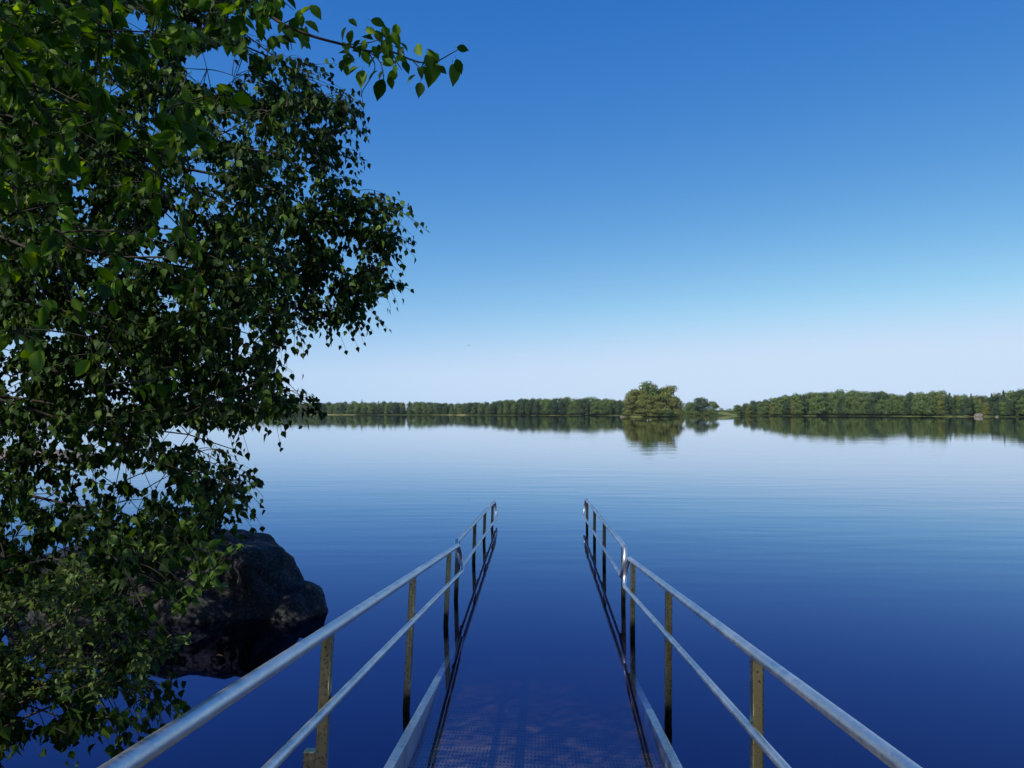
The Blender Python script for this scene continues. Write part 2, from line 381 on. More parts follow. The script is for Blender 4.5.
aL, dL, aR, dR = -.428, .2816, .416, .312
off_m = .0365 / H
YL1, YR1 = 4.09 * H, 3.71 * H
Y0 = -.6
# left, near
T0, T1 = rp(aL, Y0, dL), rp(aL, YL1, dL)
xm = aL + off_m; M0, M1 = rp(xm, Y0, 1.0 * abs(xm) + .008), rp(xm, YL1 + .05, 1.0 * abs(xm) + .008)
handrail('galvanised handrail sloping up out of the bottom left corner, beside the dark boulder', T0, T1, M0, M1,
         [(y - Y0) / (YL1 - Y0) for y in (.98, 2.87, 4.79, 6.71)], .047, [(T1, M1, 1)], .022, .0160, True)
# right, near
T0, T1 = rp(aR, Y0, dR), rp(aR, YR1, dR)
xm = aR - off_m; M0, M1 = rp(xm, Y0, 1.12 * xm + .002), rp(xm, YR1 + .05, 1.12 * xm + .002)
handrail('galvanised handrail running out of the bottom right of the view, open water beyond it', T0, T1, M0, M1,
         [(y - Y0) / (YR1 - Y0) for y in (.87, 2.79, 4.67, 6.45)], .012, [(T1, M1, 1)], .0198, .0152, True)
# far pair
def far_pt(x0, y0, z0, x1, y1, z1, Y):
    k = (Y / H - y0) / (y1 - y0); return Vector(((x0 + (x1 - x0) * k) * H, Y, (z0 + (z1 - z0) * k) * H))
Lf = (-.4436, 4.237, .314, -.413, 7.16, .195); Rf = (.432, 4.10, .311, .406, 7.03, .232)
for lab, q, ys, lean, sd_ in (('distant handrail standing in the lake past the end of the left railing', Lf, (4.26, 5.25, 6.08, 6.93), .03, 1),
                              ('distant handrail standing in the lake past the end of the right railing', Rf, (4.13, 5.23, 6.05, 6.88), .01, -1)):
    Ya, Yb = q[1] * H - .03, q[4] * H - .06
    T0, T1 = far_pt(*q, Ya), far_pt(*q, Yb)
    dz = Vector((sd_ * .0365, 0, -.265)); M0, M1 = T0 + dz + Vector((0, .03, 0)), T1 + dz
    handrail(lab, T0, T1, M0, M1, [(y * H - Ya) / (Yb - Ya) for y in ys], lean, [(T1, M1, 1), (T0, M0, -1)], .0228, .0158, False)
# stub post beside the left rail
tp = Vector((-.856, 2.95, .542)); sb = post_mesh('support_post', tp, tp + Vector((-.03, 0, -1.6)), .043, M['post'], None, True)
tag(sb, 'short square capped steel post just outside the left railing', 'post')

# ------------------------------------------------------------------ boulder
def boulder(name, blobs, mat, seed, vox=.035, amp=.07):
    bm = bmesh.new()
    for c, r_ in blobs:
        k = bmesh.ops.create_icosphere(bm, subdivisions=4, radius=1)
        for v in k['verts']: v.co = Vector([math.copysign(abs(a) ** .72, a) for a in v.co])
        bmesh.ops.rotate(bm, cent=(0, 0, 0), matrix=Matrix.Rotation(c[0] * 7 + c[2] * 3, 3, 'Z'), verts=k['verts'])
        bmesh.ops.scale(bm, vec=[a * .93 for a in r_], verts=k['verts']); bmesh.ops.translate(bm, vec=c, verts=k['verts'])
    me = mesh_bm(name + '_raw', bm); o = bpy.data.objects.new(name, me); C.objects.link(o)
    rm_ = o.modifiers.new('r', 'REMESH'); rm_.mode = 'VOXEL'; rm_.voxel_size = vox
    sm = o.modifiers.new('s', 'SMOOTH'); sm.iterations = 2; sm.factor = .5
    dg = bpy.context.evaluated_depsgraph_get(); m2 = bpy.data.meshes.new_from_object(o.evaluated_get(dg)); m2.name = name
    o.modifiers.clear(); o.data = m2
    nv = [v.normal.copy() for v in m2.vertices]
    for v, n_ in zip(m2.vertices, nv):
        q = v.co * 1.6 + Vector((seed, 0, 0))
        d = mnoise.fractal(q, 1, 2, 5) * amp
        if v.co.z < -.02 and vox < .03: v.co.x += (-3.2 - v.co.x) * min(.35, -v.co.z * .9); v.co.y += (7.6 - v.co.y) * min(.35, -v.co.z * .9)
        d -= max(0, .12 - abs(mnoise.noise(v.co * 1.1 + Vector((seed * 2, 5, 1))))) * amp * 3   # cracks
        v.co += n_ * d
    m2.materials.clear(); m2.materials.append(mat); m2.polygons.foreach_set('use_smooth', [True] * len(m2.polygons))
    return o
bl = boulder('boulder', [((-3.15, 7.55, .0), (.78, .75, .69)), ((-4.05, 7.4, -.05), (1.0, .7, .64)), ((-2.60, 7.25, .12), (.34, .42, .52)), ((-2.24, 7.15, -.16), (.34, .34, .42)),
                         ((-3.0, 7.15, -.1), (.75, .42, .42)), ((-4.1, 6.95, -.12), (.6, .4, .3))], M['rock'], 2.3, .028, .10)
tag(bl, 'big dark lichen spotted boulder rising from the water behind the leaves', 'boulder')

# ------------------------------------------------------------------ leaves
def leaf_template(prof, fold, curl, petiole=0):
    """prof: list of (t, halfwidth); returns verts (t, side, up) and triangles"""
    V = [(0, 0, 0)]; F = []
    for t_, w_ in prof:
        z = -curl * t_ * t_
        V += [(t_, -w_, z + abs(w_) * fold), (t_, 0, z), (t_, w_, z + abs(w_) * fold)]
    V.append((1, 0, -curl)); tip = len(V) - 1; n = len(prof)
    F += [(0, 2, 1), (0, 3, 2)]
    for i in range(n - 1):
        a, b_ = 1 + 3 * i, 4 + 3 * i
        F += [(a, a + 1, b_ + 1), (a, b_ + 1, b_), (a + 1, a + 2, b_ + 2), (a + 1, b_ + 2, b_ + 1)]
    a = 1 + 3 * (n - 1); F += [(a, a + 1, tip), (a + 1, a + 2, tip)]
    if petiole:
        k = len(V); V += [(-petiole, 0, .03), (-petiole, .02, .03), (0, .02, 0)]; F += [(k, k + 1, k + 2), (k, k + 2, 0)]
    return np.array(V, float), np.array(F, np.int32)
BIRCH = leaf_template([(.12, .22), (.3, .36), (.55, .24), (.8, .07)], .35, .12, .3)
OVATE = leaf_template([(.08, .13), (.25, .26), (.48, .31), (.7, .22), (.88, .08)], .45, .16, .2)
SMALL = leaf_template([(.25, .22), (.6, .22)], .3, .1)
LANCE = leaf_template([(.2, .12), (.5, .16), (.8, .08)], .3, .25)

def leaves_mesh(name, tpl, P, D, Nn, size):
    V0, F0 = tpl; P = np.asarray(P); D = nz(D); Nn = np.asarray(Nn); Nn = nz(Nn - D * (Nn * D).sum(1, keepdims=True)); Sd = np.cross(D, Nn)
    s = np.asarray(size)[:, None, None]
    V = P[:, None] + s * (V0[None, :, 0, None] * D[:, None] + V0[None, :, 1, None] * Sd[:, None] + V0[None, :, 2, None] * Nn[:, None])
    n, k = len(P), len(V0)
    F = (F0[None] + (np.arange(n) * k)[:, None, None]).reshape(-1, 3)
    return mesh_np(name, V.reshape(-1, 3), F)

def inside(px, py, poly):
    px = np.asarray(px, float); py = np.asarray(py, float); r_ = np.zeros(px.shape, bool); n = len(poly)
    for i in range(n):
        x1, y1 = poly[i]; x2, y2 = poly[(i + 1) % n]
        c = ((y1 > py) != (y2 > py)) & (px < (x2 - x1) * (py - y1) / ((y2 - y1) if y2 != y1 else 1e-9) + x1)
        r_ ^= c
    return r_
def pnoise(x, y, s, seed):
    return mnoise.noise((x / s, y / s, seed))

class Grower:
    """limbs first, then twigs that each join the nearest piece of wood already grown"""
    def __init__(s): s.wood = Tubes(); s.nodes = []; s.rad = []
    def limb(s, a, b, r0, r1, sag=.15, jit=.12, n=16, k=7):
        a, b = np.array(a, float), np.array(b, float); L_ = np.linalg.norm(b - a)
        mid = (a + b) / 2 + np.array([0, 0, sag * L_]) + rng.normal(0, jit, 3) * L_ * .5
        P = bez(a, mid, b, n); P[1:-1] += rng.normal(0, .012 * L_, (n - 2, 3)) * .6
        s.wood.add(P, [r0, r1], k)
        for q in P[2:]: s.nodes.append(q); 
    def twig(s, tip, r=.0035, droop=.08):
        A = np.array(s.nodes); d = np.linalg.norm(A - tip, axis=1) + np.maximum(0, tip[2] - A[:, 2]) * .2
        a = A[int(np.argmin(d))]; L_ = np.linalg.norm(tip - a)
        mid = (a + tip) / 2 + np.array([0, 0, droop * L_]) + rng.normal(0, .06, 3) * L_
        P = bez(a, mid, tip, 7); s.wood.add(P, [r * 1.3 if L_ > .4 else r, r * .45], 4)
        if len(s.nodes) < 5000: s.nodes.append(P[4]); s.nodes.append(P[6])
        return P

# ---- birch ------------------------------------------------------
OUT = [(-900, -700), (235, -700), (225, -60), (250, -10), (245, 35), (262, 62), (300, 60), (318, 72), (335, 95), (375, 108), (356, 130), (345, 150), (362, 158), (352, 182), (380, 190), (398, 203), (416, 206),
       (411, 238), (398, 262), (405, 292), (385, 300), (373, 322), (345, 330), (330, 318), (318, 335), (296, 322), (298, 350), (278, 345), (285, 372),
       (303, 392), (322, 402), (300, 425), (275, 422), (252, 432), (222, 436), (214, 452), (236, 470), (254, 482), (246, 505), (224, 528), (200, 545), (170, 575),
       (150, 640), (162, 680), (166, 716), (128, 722), (75, 736), (25, 748), (-60, 772), (-900, 800)]
OUT = [(x - 11 if x > 255 and y > 80 else x, y) for x, y in OUT]
HOLES = [(214, 68, 34, 20), (135, 22, 13, 11), (112, 92, 9, 6), (98, 262, 14, 8), (150, 255, 15, 10), (228, 135, 12, 8), (208, 210, 12, 7), (262, 38, 16, 16), (250, 335, 10, 7),
         (170, 300, 10, 5), (75, 385, 12, 4), (110, 475, 24, 9), (150, 480, 20, 12), (180, 435, 20, 9), (215, 455, 12, 8), (45, 500, 16, 9), (130, 505, 16, 9), (20, 530, 16, 10), (85, 570, 10, 8), (70, 548, 14, 8), (12, 440, 12, 5), (55, 335, 8, 4), (100, 430, 12, 4), (60, 640, 60, 30), (178, 592, 62, 26), (140, 705, 40, 12), (40, 715, 30, 10), (205, 562, 24, 14)]
def hole(px, py):
    k = np.ones(np.shape(px))
    for hx, hy, a, b_ in HOLES:
        k = np.minimum(k, ((px - hx) / a) ** 2 + ((py - hy) / b_) ** 2)
    return k < 1
birch = empty('birch_tree', (-5.4, 3.4, .3)); tag(birch, 'big birch whose hanging dark small-leaved branches fill the left side of the view', 'tree')
G = Grower()
trunk = Tubes(); TP = catmull([(-5.4, 3.4, .1), (-5.3, 3.6, 2), (-5.0, 3.9, 4.2), (-4.9, 4.2, 6.5), (-4.8, 4.3, 9.3)], 6)
trunk.add(TP, [.21, .17, .14, .09, .03], 12)
def trunk_at(z): return np.array([np.interp(z, TP[:, 2], TP[:, i]) for i in range(3)])
GL = []
for px, py, Y in [(395, 235, 6.0), (350, 120, 6.3), (290, 70, 5.9), (385, 285, 6.1), (330, 310, 5.7), (300, 400, 5.5), (235, 450, 5.2), (235, 485, 5.0), (195, 535, 4.8),
                  (150, 600, 4.2), (150, 695, 3.7), (70, 720, 3.4), (240, 269, 4.7), (210, 0, 5.6), (100, 110, 4.6), (110, 300, 7.2), (190, 200, 7.3), (60, 470, 4.5), (20, 640, 3.6),
                  (-120, 300, 5), (-200, 100, 6), (-150, 500, 5), (-100, -200, 6), (150, -250, 6.5), (-350, -100, 5), (-300, 350, 6), (60, -450, 6)]:
    b_ = np.array(at(px, py, Y)); z0 = np.clip(b_[2] + rng.uniform(.1, 1.0), .9, 8)
    G.limb(trunk_at(z0), b_, .024, .003, .10)
LP, LD, LN, LS = [], [], [], []
def birch_depth(py):
    lo = np.interp(py, [-700, 0, 450, 560, 760], [4.5, 4.6, 4.2, 3.6, 3.0]); hi = np.interp(py, [-700, 0, 450, 560, 760], [8.5, 7.6, 7.0, 4.9, 3.9]); return lo, hi
def spray(P, n, size, droop=1.0):
    """leaves strung along the last part of a twig P"""
    for i in range(n):
        u = rng.uniform(.35, 1) if i else 1.0; k = u * (len(P) - 1); i0 = min(int(k), len(P) - 2); q = P[i0] + (P[i0 + 1] - P[i0]) * (k - i0)
        td = P[i0 + 1] - P[i0]; td = td / max(np.linalg.norm(td), 1e-6)
        q = q + rng.normal(0, .028 if i > 1 else .006, 3)
        d = td * .35 + np.array([0, 0, -1.0 * droop]) + rng.normal(0, .42, 3)
        LP.append(q); LD.append(d); LN.append(rng.normal(0, 1, 3) + np.array([0, -.3, .35])); LS.append(size * rng.uniform(.72, 1.2))
tw = 0
def want(px, py):
    if px < -20 or py < -20: return .26
    k = 1.0
    if py > 430: k = .5
    if px > 240: k = .8
    if px > 330: k = .75
    if py > 560: k = .34
    nval = pnoise(px, py, 60, 4.4) + .5 * pnoise(px, py, 24, 8.1)
    return k * (1.0 if nval > (-.3 if px < 200 else -.45) else .35)
while tw < 13000:
    px, py = rng.uniform(-650, 420), rng.uniform(-480, 765)
    if not inside([px], [py], OUT)[0] or hole(px, py) or rng.random() > want(px, py): continue
    lo, hi = birch_depth(py); Y = rng.uniform(lo, hi)
    if px > 300: Y = rng.uniform(5.4, 6.6)
    tip = np.array(at(px, py, Y))
    if tip[2] < .12: continue
    P = G.twig(tip)
    if np.linalg.norm(P[-1] - P[0]) > .55: P = P[3:]
    spray(P, rng.integers(8, 14), .058); tw += 1
# fine tips reaching out of the outline
for px, py, Y, sx, sy in [(330, 88, 6.2, 26, 12), (352, 122, 6.2, 24, 10), (350, 158, 6.1, 22, 6), (395, 208, 6.0, 24, -8), (400, 235, 6, 22, 2), (392, 280, 6, 20, 6), (360, 322, 5.8, 16, 14), (300, 335, 5.6, 8, 18), (300, 398, 5.5, 24, 6), (312, 412, 5.4, 14, 6), (240, 482, 5, 20, 4), (228, 520, 4.9, 14, 10), (190, 545, 4.7, 14, 16), (150, 712, 3.7, 14, 8), (140, 690, 3.7, 18, 14), (60, 735, 3.4, 10, 14), (315, 70, 6, 22, -4)]:
    for k in range(2):
        a = np.array(at(px - sx * .8, py - sy * .8 + rng.normal(0, 5), Y)); tip = np.array(at(px + sx * rng.uniform(.5, 1), py + sy + rng.normal(0, 6), Y))
        P = bez(a, (a + tip) / 2 + np.array([0, 0, .02]), tip, 7); G.wood.add(P, [.003, .0012], 4); spray(P, 7, .052)
n_edge = len(LP)
edge = [p for p in OUT if p[0] > 60 and -20 < p[1] < 745]
for (x1, y1), (x2, y2) in zip(edge, edge[1:]):
    L_ = math.hypot(x2 - x1, y2 - y1)
    for k in range(max(1, int(L_ / 9))):
        u = rng.random(); ex, ey = x1 + (x2 - x1) * u, y1 + (y2 - y1) * u
        nx, ny = -(y2 - y1) / L_, (x2 - x1) / L_
        if nx + .3 * ny < -.5: nx, ny = -nx, -ny
        nx, ny = (-nx if inside([ex + nx * 5], [ey + ny * 5], OUT)[0] else nx), (-ny if inside([ex + nx * 5], [ey + ny * 5], OUT)[0] else ny)
        ln = rng.uniform(6, 22); dx_, dy_ = nx * .7 + .35, ny * .6 + .45
        lo, hi = birch_depth(ey); Y = rng.uniform(5.4, 6.4) if ex > 300 else rng.uniform(lo, (lo + hi) / 2)
        a, tip = np.array(at(ex - dx_ * 26, ey - dy_ * 26 - 6, Y)), np.array(at(ex + dx_ * ln, ey + dy_ * ln, Y))
        if tip[2] < .1: continue
        P = bez(a, (a + tip) / 2 + np.array([0, 0, .05]), tip, 7); G.wood.add(P, [.0028, .001], 4); spray(P, rng.integers(4, 9), .054)
n_tip = len(LP) - n_edge + 17 * 2 * 7
LP, LD, LN, LS = map(np.array, (LP, LD, LN, LS))
cx = LP + nz(LD) * LS[:, None] * .5
px, py, dz = project(cx)
grow = 8
jx, jy = px + rng.normal(0, grow, len(px)), py + rng.normal(0, grow, len(px))
ok = inside(jx, jy, OUT) & ~(hole(px, py) & (rng.random(len(px)) < .8)) & (LP[:, 2] - LS > .06) & (dz > 2.2)
ok[-n_tip:] = LP[-n_tip:, 2] > .1
LP, LD, LN, LS = LP[ok], LD[ok], LN[ok], LS[ok]
print('birch leaves', len(LP))
trunk.build('trunk', M['birch_bark'], birch)
G.wood.build('branches', M['twig'], birch)
place('crown', leaves_mesh('birch_crown', BIRCH, LP, LD, LN, LS), M['birch_leaf'], birch)

# ---- near broad-leaved tree ----------------------------------------
bt = empty('broadleaf_tree', (-2.6, -.9, .35)); tag(bt, 'near tree with large oval leaves and one thin bough reaching right across the upper sky', 'tree')
G2 = Grower(); trunk = Tubes()
TP = catmull([(-2.6, -.9, .1), (-2.55, -.6, 1.6), (-2.4, -.2, 3.2), (-2.3, .1, 5.2), (-2.2, .2, 7)], 6); trunk.add(TP, [.12, .09, .07, .03], 10)
LP, LD, LN, LS = [], [], [], []
# the bough seen against the sky (its own course at 2.5 m)
B1 = [at(x, y, Yb) for x, y, Yb in [(150, -70, 2.3), (215, -20, 2.4), (256, 6, 2.5), (283, 24, 2.5), (312, 36, 2.52), (345, 45, 2.55), (368, 51, 2.55), (392, 52, 2.56), (412, 60, 2.58), (432, 63, 2.6), (452, 53, 2.6), (459, 49, 2.6)]]
BP = catmull(B1, 5); bough = Tubes(); bough.add(BP, [.008, .006, .0045, .0035, .0022, .0014], 7)
j = trunk_at2 = np.array([-2.35, 0, 3.9]); bough.add(bez(j, (j + BP[0]) / 2 + np.array([0, 0, .15]), BP[0], 8), [.02, .008], 7)
for q in [[(368, 51), (380, 62), (384, 82), (382, 92)], [(345, 45), (372, 42), (386, 34), (390, 28)], [(368, 51), (375, 68), (363, 90), (361, 97)], [(412, 60), (424, 72), (432, 78)], [(392, 52), (398, 64), (402, 70)], [(432, 63), (443, 70), (446, 74)], [(283, 24), (300, 15), (310, 8)], [(283, 24), (290, 40), (292, 50)]]:
    bough.add(catmull([at(x, y, 2.55) for x, y in q], 4), [.0022, .0012], 5)
KEY = [(388, 90, 40, 12), (490, 92, 20, 17), (560, 160, 60, 17), (460, 125, 20, 13), (378, 150, 100, 16), (352, 210, 190, 13), (372, 245, 160, 13), (432, 180, 110, 13), (535, 190, 80, 16), (463, 245, 130, 15), (422, 315, 95, 20), (465, 298, 150, 14),
       (530, 252, 165, 14), (558, 278, 95, 10), (495, 360, 110, 23), (540, 332, 80, 13), (620, 315, 140, 13), (655, 360, 95, 17), (585, 235, 30, 13), (635, 245, 15, 12), (650, 195, 250, 17), (710, 215, 30, 17), (700, 300, 100, 26), (828, 195, 10, 13), (790, 300, 85, 23), (812, 268, 70, 16), (745, 280, 40, 12),
       (240, 48, 50, 18), (225, 105, 30, 18), (180, 170, 70, 17), (130, 180, 100, 13), (60, 30, 80, 20), (140, 10, 40, 16), (70, 170, 90, 16), (150, 105, 100, 18), (100, 112, 120, 13), (600, 270, 60, 15), (690, 250, 80, 18), (480, 210, 60, 14), (410, 205, 70, 14), (445, 150, 200, 13), (40, 70, 100, 18), (90, 60, 60, 16), (170, 70, 110, 16), (205, 135, 85, 15), (20, 110, 95, 18), (500, 300, 120, 12), (440, 230, 70, 15), (400, 180, 140, 13)]
for k_ in range(30):
    KEY.append((rng.uniform(345, 600), rng.uniform(120, 250) + (60 if k_ % 3 == 0 else 0), rng.uniform(20, 160), rng.uniform(10, 16)))
for k_ in range(22):
    KEY.append((rng.uniform(0, 215), rng.uniform(10, 190), rng.uniform(20, 150), rng.uniform(13, 19)))
for k_ in range(8):
    KEY.append((rng.uniform(630, 760), rng.uniform(200, 300), rng.uniform(30, 140), rng.uniform(11, 16)))
for zx, zy, ang, ln in KEY:
    a = R(ang); Yd = 2.55 + rng.normal(0, .05); s = ln * .98 / f * Yd
    dirw = np.array(CR @ Vector((cos(a), -sin(a), rng.uniform(-.25, .25))))
    c = np.array(at(256 + zx / 4, zy / 4, Yd)); LP.append(c - dirw * s * .5); LD.append(dirw); LN.append(np.array(CR @ Vector((0, .5, 1))) + rng.normal(0, .55, 3)); LS.append(s)
for px, py, Y in [(60, 20, 2.6), (150, 60, 2.9), (230, 10, 2.7), (40, 110, 2.3), (-60, 60, 2.2), (120, 130, 3.0), (190, -60, 2.7), (20, 190, 2.6), (-150, -80, 2), (60, -180, 2.6), (180, 190, 3.2), (-100, 260, 2.5)]:
    G2.limb(np.array([-2.35, 0, 3.7]) if py < 120 else np.array([-2.5, -.4, 2.3]), np.array(at(px, py, Y)), .012, .003, .12)
def cover(px, py):
    if px < -10 or py < -10: return .2
    k = np.interp(px, [0, 60, 150, 200, 235, 262, 300], [1, .95, .6, .6, .7, .55, .1]) * np.interp(py, [0, 60, 130, 190, 330, 430], [1, .95, .75, .3, .1, .06])
    return k
tw = 0
while tw < 820:
    px, py = rng.uniform(-420, 300), rng.uniform(-330, 430)
    if rng.random() > cover(px, py) or (hole(px, py)): continue
    if px > 275 and py > 25: continue
    if px > 200 and py > 60 and px - 200 > (150 - py) * .6: continue
    Y = rng.uniform(2.1, 3.3); P = G2.twig(np.array(at(px, py, Y)), .003)
    if np.linalg.norm(P[-1] - P[0]) > .5: P = P[3:]
    for i in range(rng.integers(3, 7)):
        u = rng.uniform(.4, 1) * (len(P) - 1); i0 = min(int(u), len(P) - 2); q = P[i0] + (P[i0 + 1] - P[i0]) * (u - i0); td = nz(P[i0 + 1] - P[i0])
        LP.append(q + rng.normal(0, .012, 3)); LD.append(td * .6 + np.array([0, 0, -.55]) + rng.normal(0, .45, 3)); LN.append(np.array([0, -.2, .8]) + rng.normal(0, .6, 3)); LS.append(.062 * rng.uniform(.65, 1.2))
    tw += 1
# the crown proper, over the viewer's left shoulder
for a_ in range(9): G2.limb(np.array([-2.35, 0, 3.6 + .2 * a_]), np.array([-3.2, .8, 4.9]) + nz(rng.normal(0, 1, 3)) * np.array([2.0, 1.6, 1.6]), .02, .004, .1)
for tw in range(780):
    q = nz(rng.normal(0, 1, 3)) * rng.random() ** .4 * np.array([2.3, 1.9, 1.9]) + np.array([-3.2, .8, 4.9])
    P = G2.twig(q, .003); P = P[3:] if np.linalg.norm(P[-1] - P[0]) > .5 else P
    for i in range(rng.integers(6, 10)):
        LP.append(P[-1] + rng.normal(0, .09, 3)); LD.append(np.array([0, 0, -.55]) + rng.normal(0, .5, 3)); LN.append(np.array([0, -.2, .8]) + rng.normal(0, .6, 3)); LS.append(.068 * rng.uniform(.65, 1.2))
LP, LD, LN, LS = map(np.array, (LP, LD, LN, LS))
px, py, dz = project(LP + nz(LD) * LS[:, None] * .5)
ok = ((dz > 1.5) | (px < -30) | (py < -30)) & ~(hole(px, py)); ok[:len(KEY)] = True
LP, LD, LN, LS = LP[ok], LD[ok], LN[ok], LS[ok]
trunk.build('trunk', M['bark'], bt); bough.build('bough', M['twig'], bt); G2.wood.build('branches', M['twig'], bt)
place('crown', leaves_mesh('broad_crown', OVATE, LP, LD, LN, LS), M['broad_leaf'], bt)

# ---- willow shrub, lower left ---------------------------------------
def bush(name, label, cat, base, polys, Yr, n, tpl, size, mat, limbs, per=(7, 12), droop=.2, dens=None, minz=.03):
    root = empty(name, base); tag(root, label, cat); Gb = Grower()
    for px, py, Y in limbs: Gb.limb(np.array(base) + rng.normal(0, .06, 3), np.array(at(px, py, Y)), .012, .003, .18, .1, 12, 5)
    P_, D_, N_, S_ = [], [], [], []; tw = 0; xs = [p[0] for p in polys]; ys = [p[1] for p in polys]; tries = 0
    while tw < n and tries < n * 60:
        tries += 1
        px, py = rng.uniform(min(xs), max(xs)), rng.uniform(min(ys), max(ys))
        if not inside([px], [py], polys)[0]: continue
        if dens and rng.random() > dens(px, py): continue
        tip = np.array(at(px, py, rng.uniform(*Yr)))
        if tip[2] < minz: continue
        P = Gb.twig(tip, .0022)
        if np.linalg.norm(P[-1] - P[0]) > .3: P = P[3:]
        for i in range(rng.integers(*per)):
            u = rng.uniform(.3, 1) * (len(P) - 1); i0 = min(int(u), len(P) - 2); q = P[i0] + (P[i0 + 1] - P[i0]) * (u - i0); td = nz(P[i0 + 1] - P[i0])
            P_.append(q + rng.normal(0, .012, 3)); D_.append(td * .6 + np.array([0, 0, -droop]) + rng.normal(0, .5, 3)); N_.append(np.array([0, -.2, .8]) + rng.normal(0, .6, 3)); S_.append(size * rng.uniform(.65, 1.25))
        tw += 1
    P_, D_, N_, S_ = map(np.array, (P_, D_, N_, S_)); ok = P_[:, 2] > minz
    Gb.wood.build('stems', M['twig'], root); place('foliage', leaves_mesh(name + '_foliage', tpl, P_[ok], D_[ok], N_[ok], S_[ok]), mat, root)
    return root
bush('willow_shrub', 'bushy small-leaved willow shrub in the lower left, paler than the birch', 'shrub', (-2.9, 2.9, .05),
     [(-160, 560), (20, 590), (75, 560), (105, 575), (122, 600), (120, 628), (165, 640), (192, 632), (175, 655), (150, 668), (150, 690), (110, 700), (60, 705), (-20, 715), (-160, 730)], (3.0, 3.9), 760, SMALL, .030, M['willow_leaf'],
     [(60, 590, 3.4), (110, 620, 3.5), (170, 645, 3.6), (130, 680, 3.5), (40, 680, 3.3), (0, 620, 3.2), (-80, 620, 3.2)], (9, 15))
bush('rowan_sapling', 'pale green sapling with longer leaves in front of the left half of the boulder', 'sapling', (-3.0, 3.5, .05),
     [(80, 545), (100, 528), (128, 535), (150, 538), (200, 545), (238, 530), (236, 548), (222, 580), (212, 605), (195, 600), (165, 615), (140, 612), (120, 585), (88, 575)], (3.6, 4.2), 60, OVATE, .062, M['sapling_leaf'],
     [(125, 545, 3.9), (185, 575, 3.9), (225, 555, 4.0), (150, 600, 3.8), (205, 590, 3.9)], (3, 6), .5)

# ------------------------------------------------------------------ far trees
def clumps(C_, N_, s, jit=.25):
    """flat irregular leaf clumps: four-cornered faces at C_ facing N_"""
    n = len(C_); N_ = nz(N_); ref = nz(rng.normal(0, 1, (n, 3))); A = nz(np.cross(N_, ref)); B = np.cross(N_, A)
    ang = np.array([0, .5, 1, 1.5]) * pi
    V = np.zeros((n, 4, 3)); sz = np.asarray(s) * np.ones(n)
    for k in range(4):
        rr = sz * rng.uniform(1 - jit * 2, 1 + jit, n); V[:, k] = C_ + (A * cos(ang[k]) + B * sin(ang[k])) * rr[:, None] + N_ * (rng.normal(0, .15, n) * sz)[:, None]
    return V.reshape(-1, 3), np.arange(n * 4).reshape(-1, 4)
def round_crown(h, wd, n, clump, lobes=9, low=.015):
    """lobed broad crown, unit: metres, base at z=0"""
    Cc, Nn = [], []
    L_ = []
    for i in range(lobes):
        u = rng.uniform(0, 2 * pi); zz = rng.uniform(.12, .86); rad = wd / 2 * math.sqrt(max(.05, 1 - ((zz - .45) / .55) ** 2)) * rng.uniform(.35, .75)
        L_.append((np.array([cos(u) * rad, sin(u) * rad, zz * h]), wd * rng.uniform(.15, .27)))
    L_.append((np.array([0, 0, h * .82]), wd * .26)); L_.append((np.array([0, 0, h * .5]), wd * .38)); L_.append((np.array([0, 0, h * .2]), wd * .42))
    w_ = np.array([r_ ** 2 for _, r_ in L_]); cnt = (n * w_ / w_.sum()).astype(int)
    for (c, r_), k in zip(L_, cnt):
        d = nz(rng.normal(0, 1, (k, 3))); d[:, 2] = np.where(d[:, 2] < -.35, -d[:, 2] * .6, d[:, 2]); rr = r_ * rng.uniform(.72, 1.08, k)[:, None]
        q = c + d * rr * np.array([1, 1, .85]); Cc.append(q); Nn.append(d + rng.normal(0, .28, (k, 3)))
    Cc = np.concatenate(Cc); Nn = np.concatenate(Nn); Cc[:, 2] = np.clip(Cc[:, 2], low * h, None)
    Cc[:, 2] *= h / Cc[:, 2].max()
    return clumps(Cc, Nn, clump)
def cone_crown(h, wd, n, clump):
    z = h * (1 - rng.random(n) ** .6) * .95 + h * .04; tier = .75 + .25 * np.sin(z / h * 40)
    rad = wd / 2 * (1 - z / h) ** .9 * tier * rng.uniform(.3, 1, n); u = rng.uniform(0, 2 * pi, n)
    Cc = np.stack([np.cos(u) * rad, np.sin(u) * rad, z], 1); Nn = np.stack([np.cos(u) * .6, np.sin(u) * .6, np.ones(n) * .8], 1) + rng.normal(0, .3, (n, 3))
    return clumps(Cc, Nn, clump)
PROTO = []
for i in range(7): V, F = round_crown(10, 8.2, 2400, .27, 26); PROTO.append(V)
CONE = [cone_crown(10, 4.2, 900, .30)[0] for i in range(3)]
IP = [round_crown(10, 8.2, 4200, .24, 26, .02)[0] for _ in range(4)]
QF = lambda V: np.arange(len(V)).reshape(-1, 4)
far_meshes = {}
def far_mesh(kind, i, mat):
    k = (kind, i, mat)
    if k not in far_meshes:
        V = {'round': PROTO, 'cone': CONE, 'full': IP}[kind][i]; me = mesh_np('far_tree_' + kind, V, QF(V)); me.materials.append(M[mat]); far_meshes[k] = me
    return far_meshes[k]
def far_tree(name, x, y, z, h, wd, kind, mat, label, cat, group):
    i = int(rng.integers(0, 7 if kind == 'round' else 3))
    if kind == 'full': i = len([o_ for o_ in C.objects if o_.name.startswith(name)]) % 4
    o = bpy.data.objects.new(name, far_mesh(kind, i, mat)); C.objects.link(o)
    o.location = (x, y, z); o.rotation_euler = (0, 0, rng.uniform(0, 6.28)); o.scale = (wd / (4.2 if kind == 'cone' else 8.2),) * 2 + (h / 10,)
    return tag(o, label, cat, group)

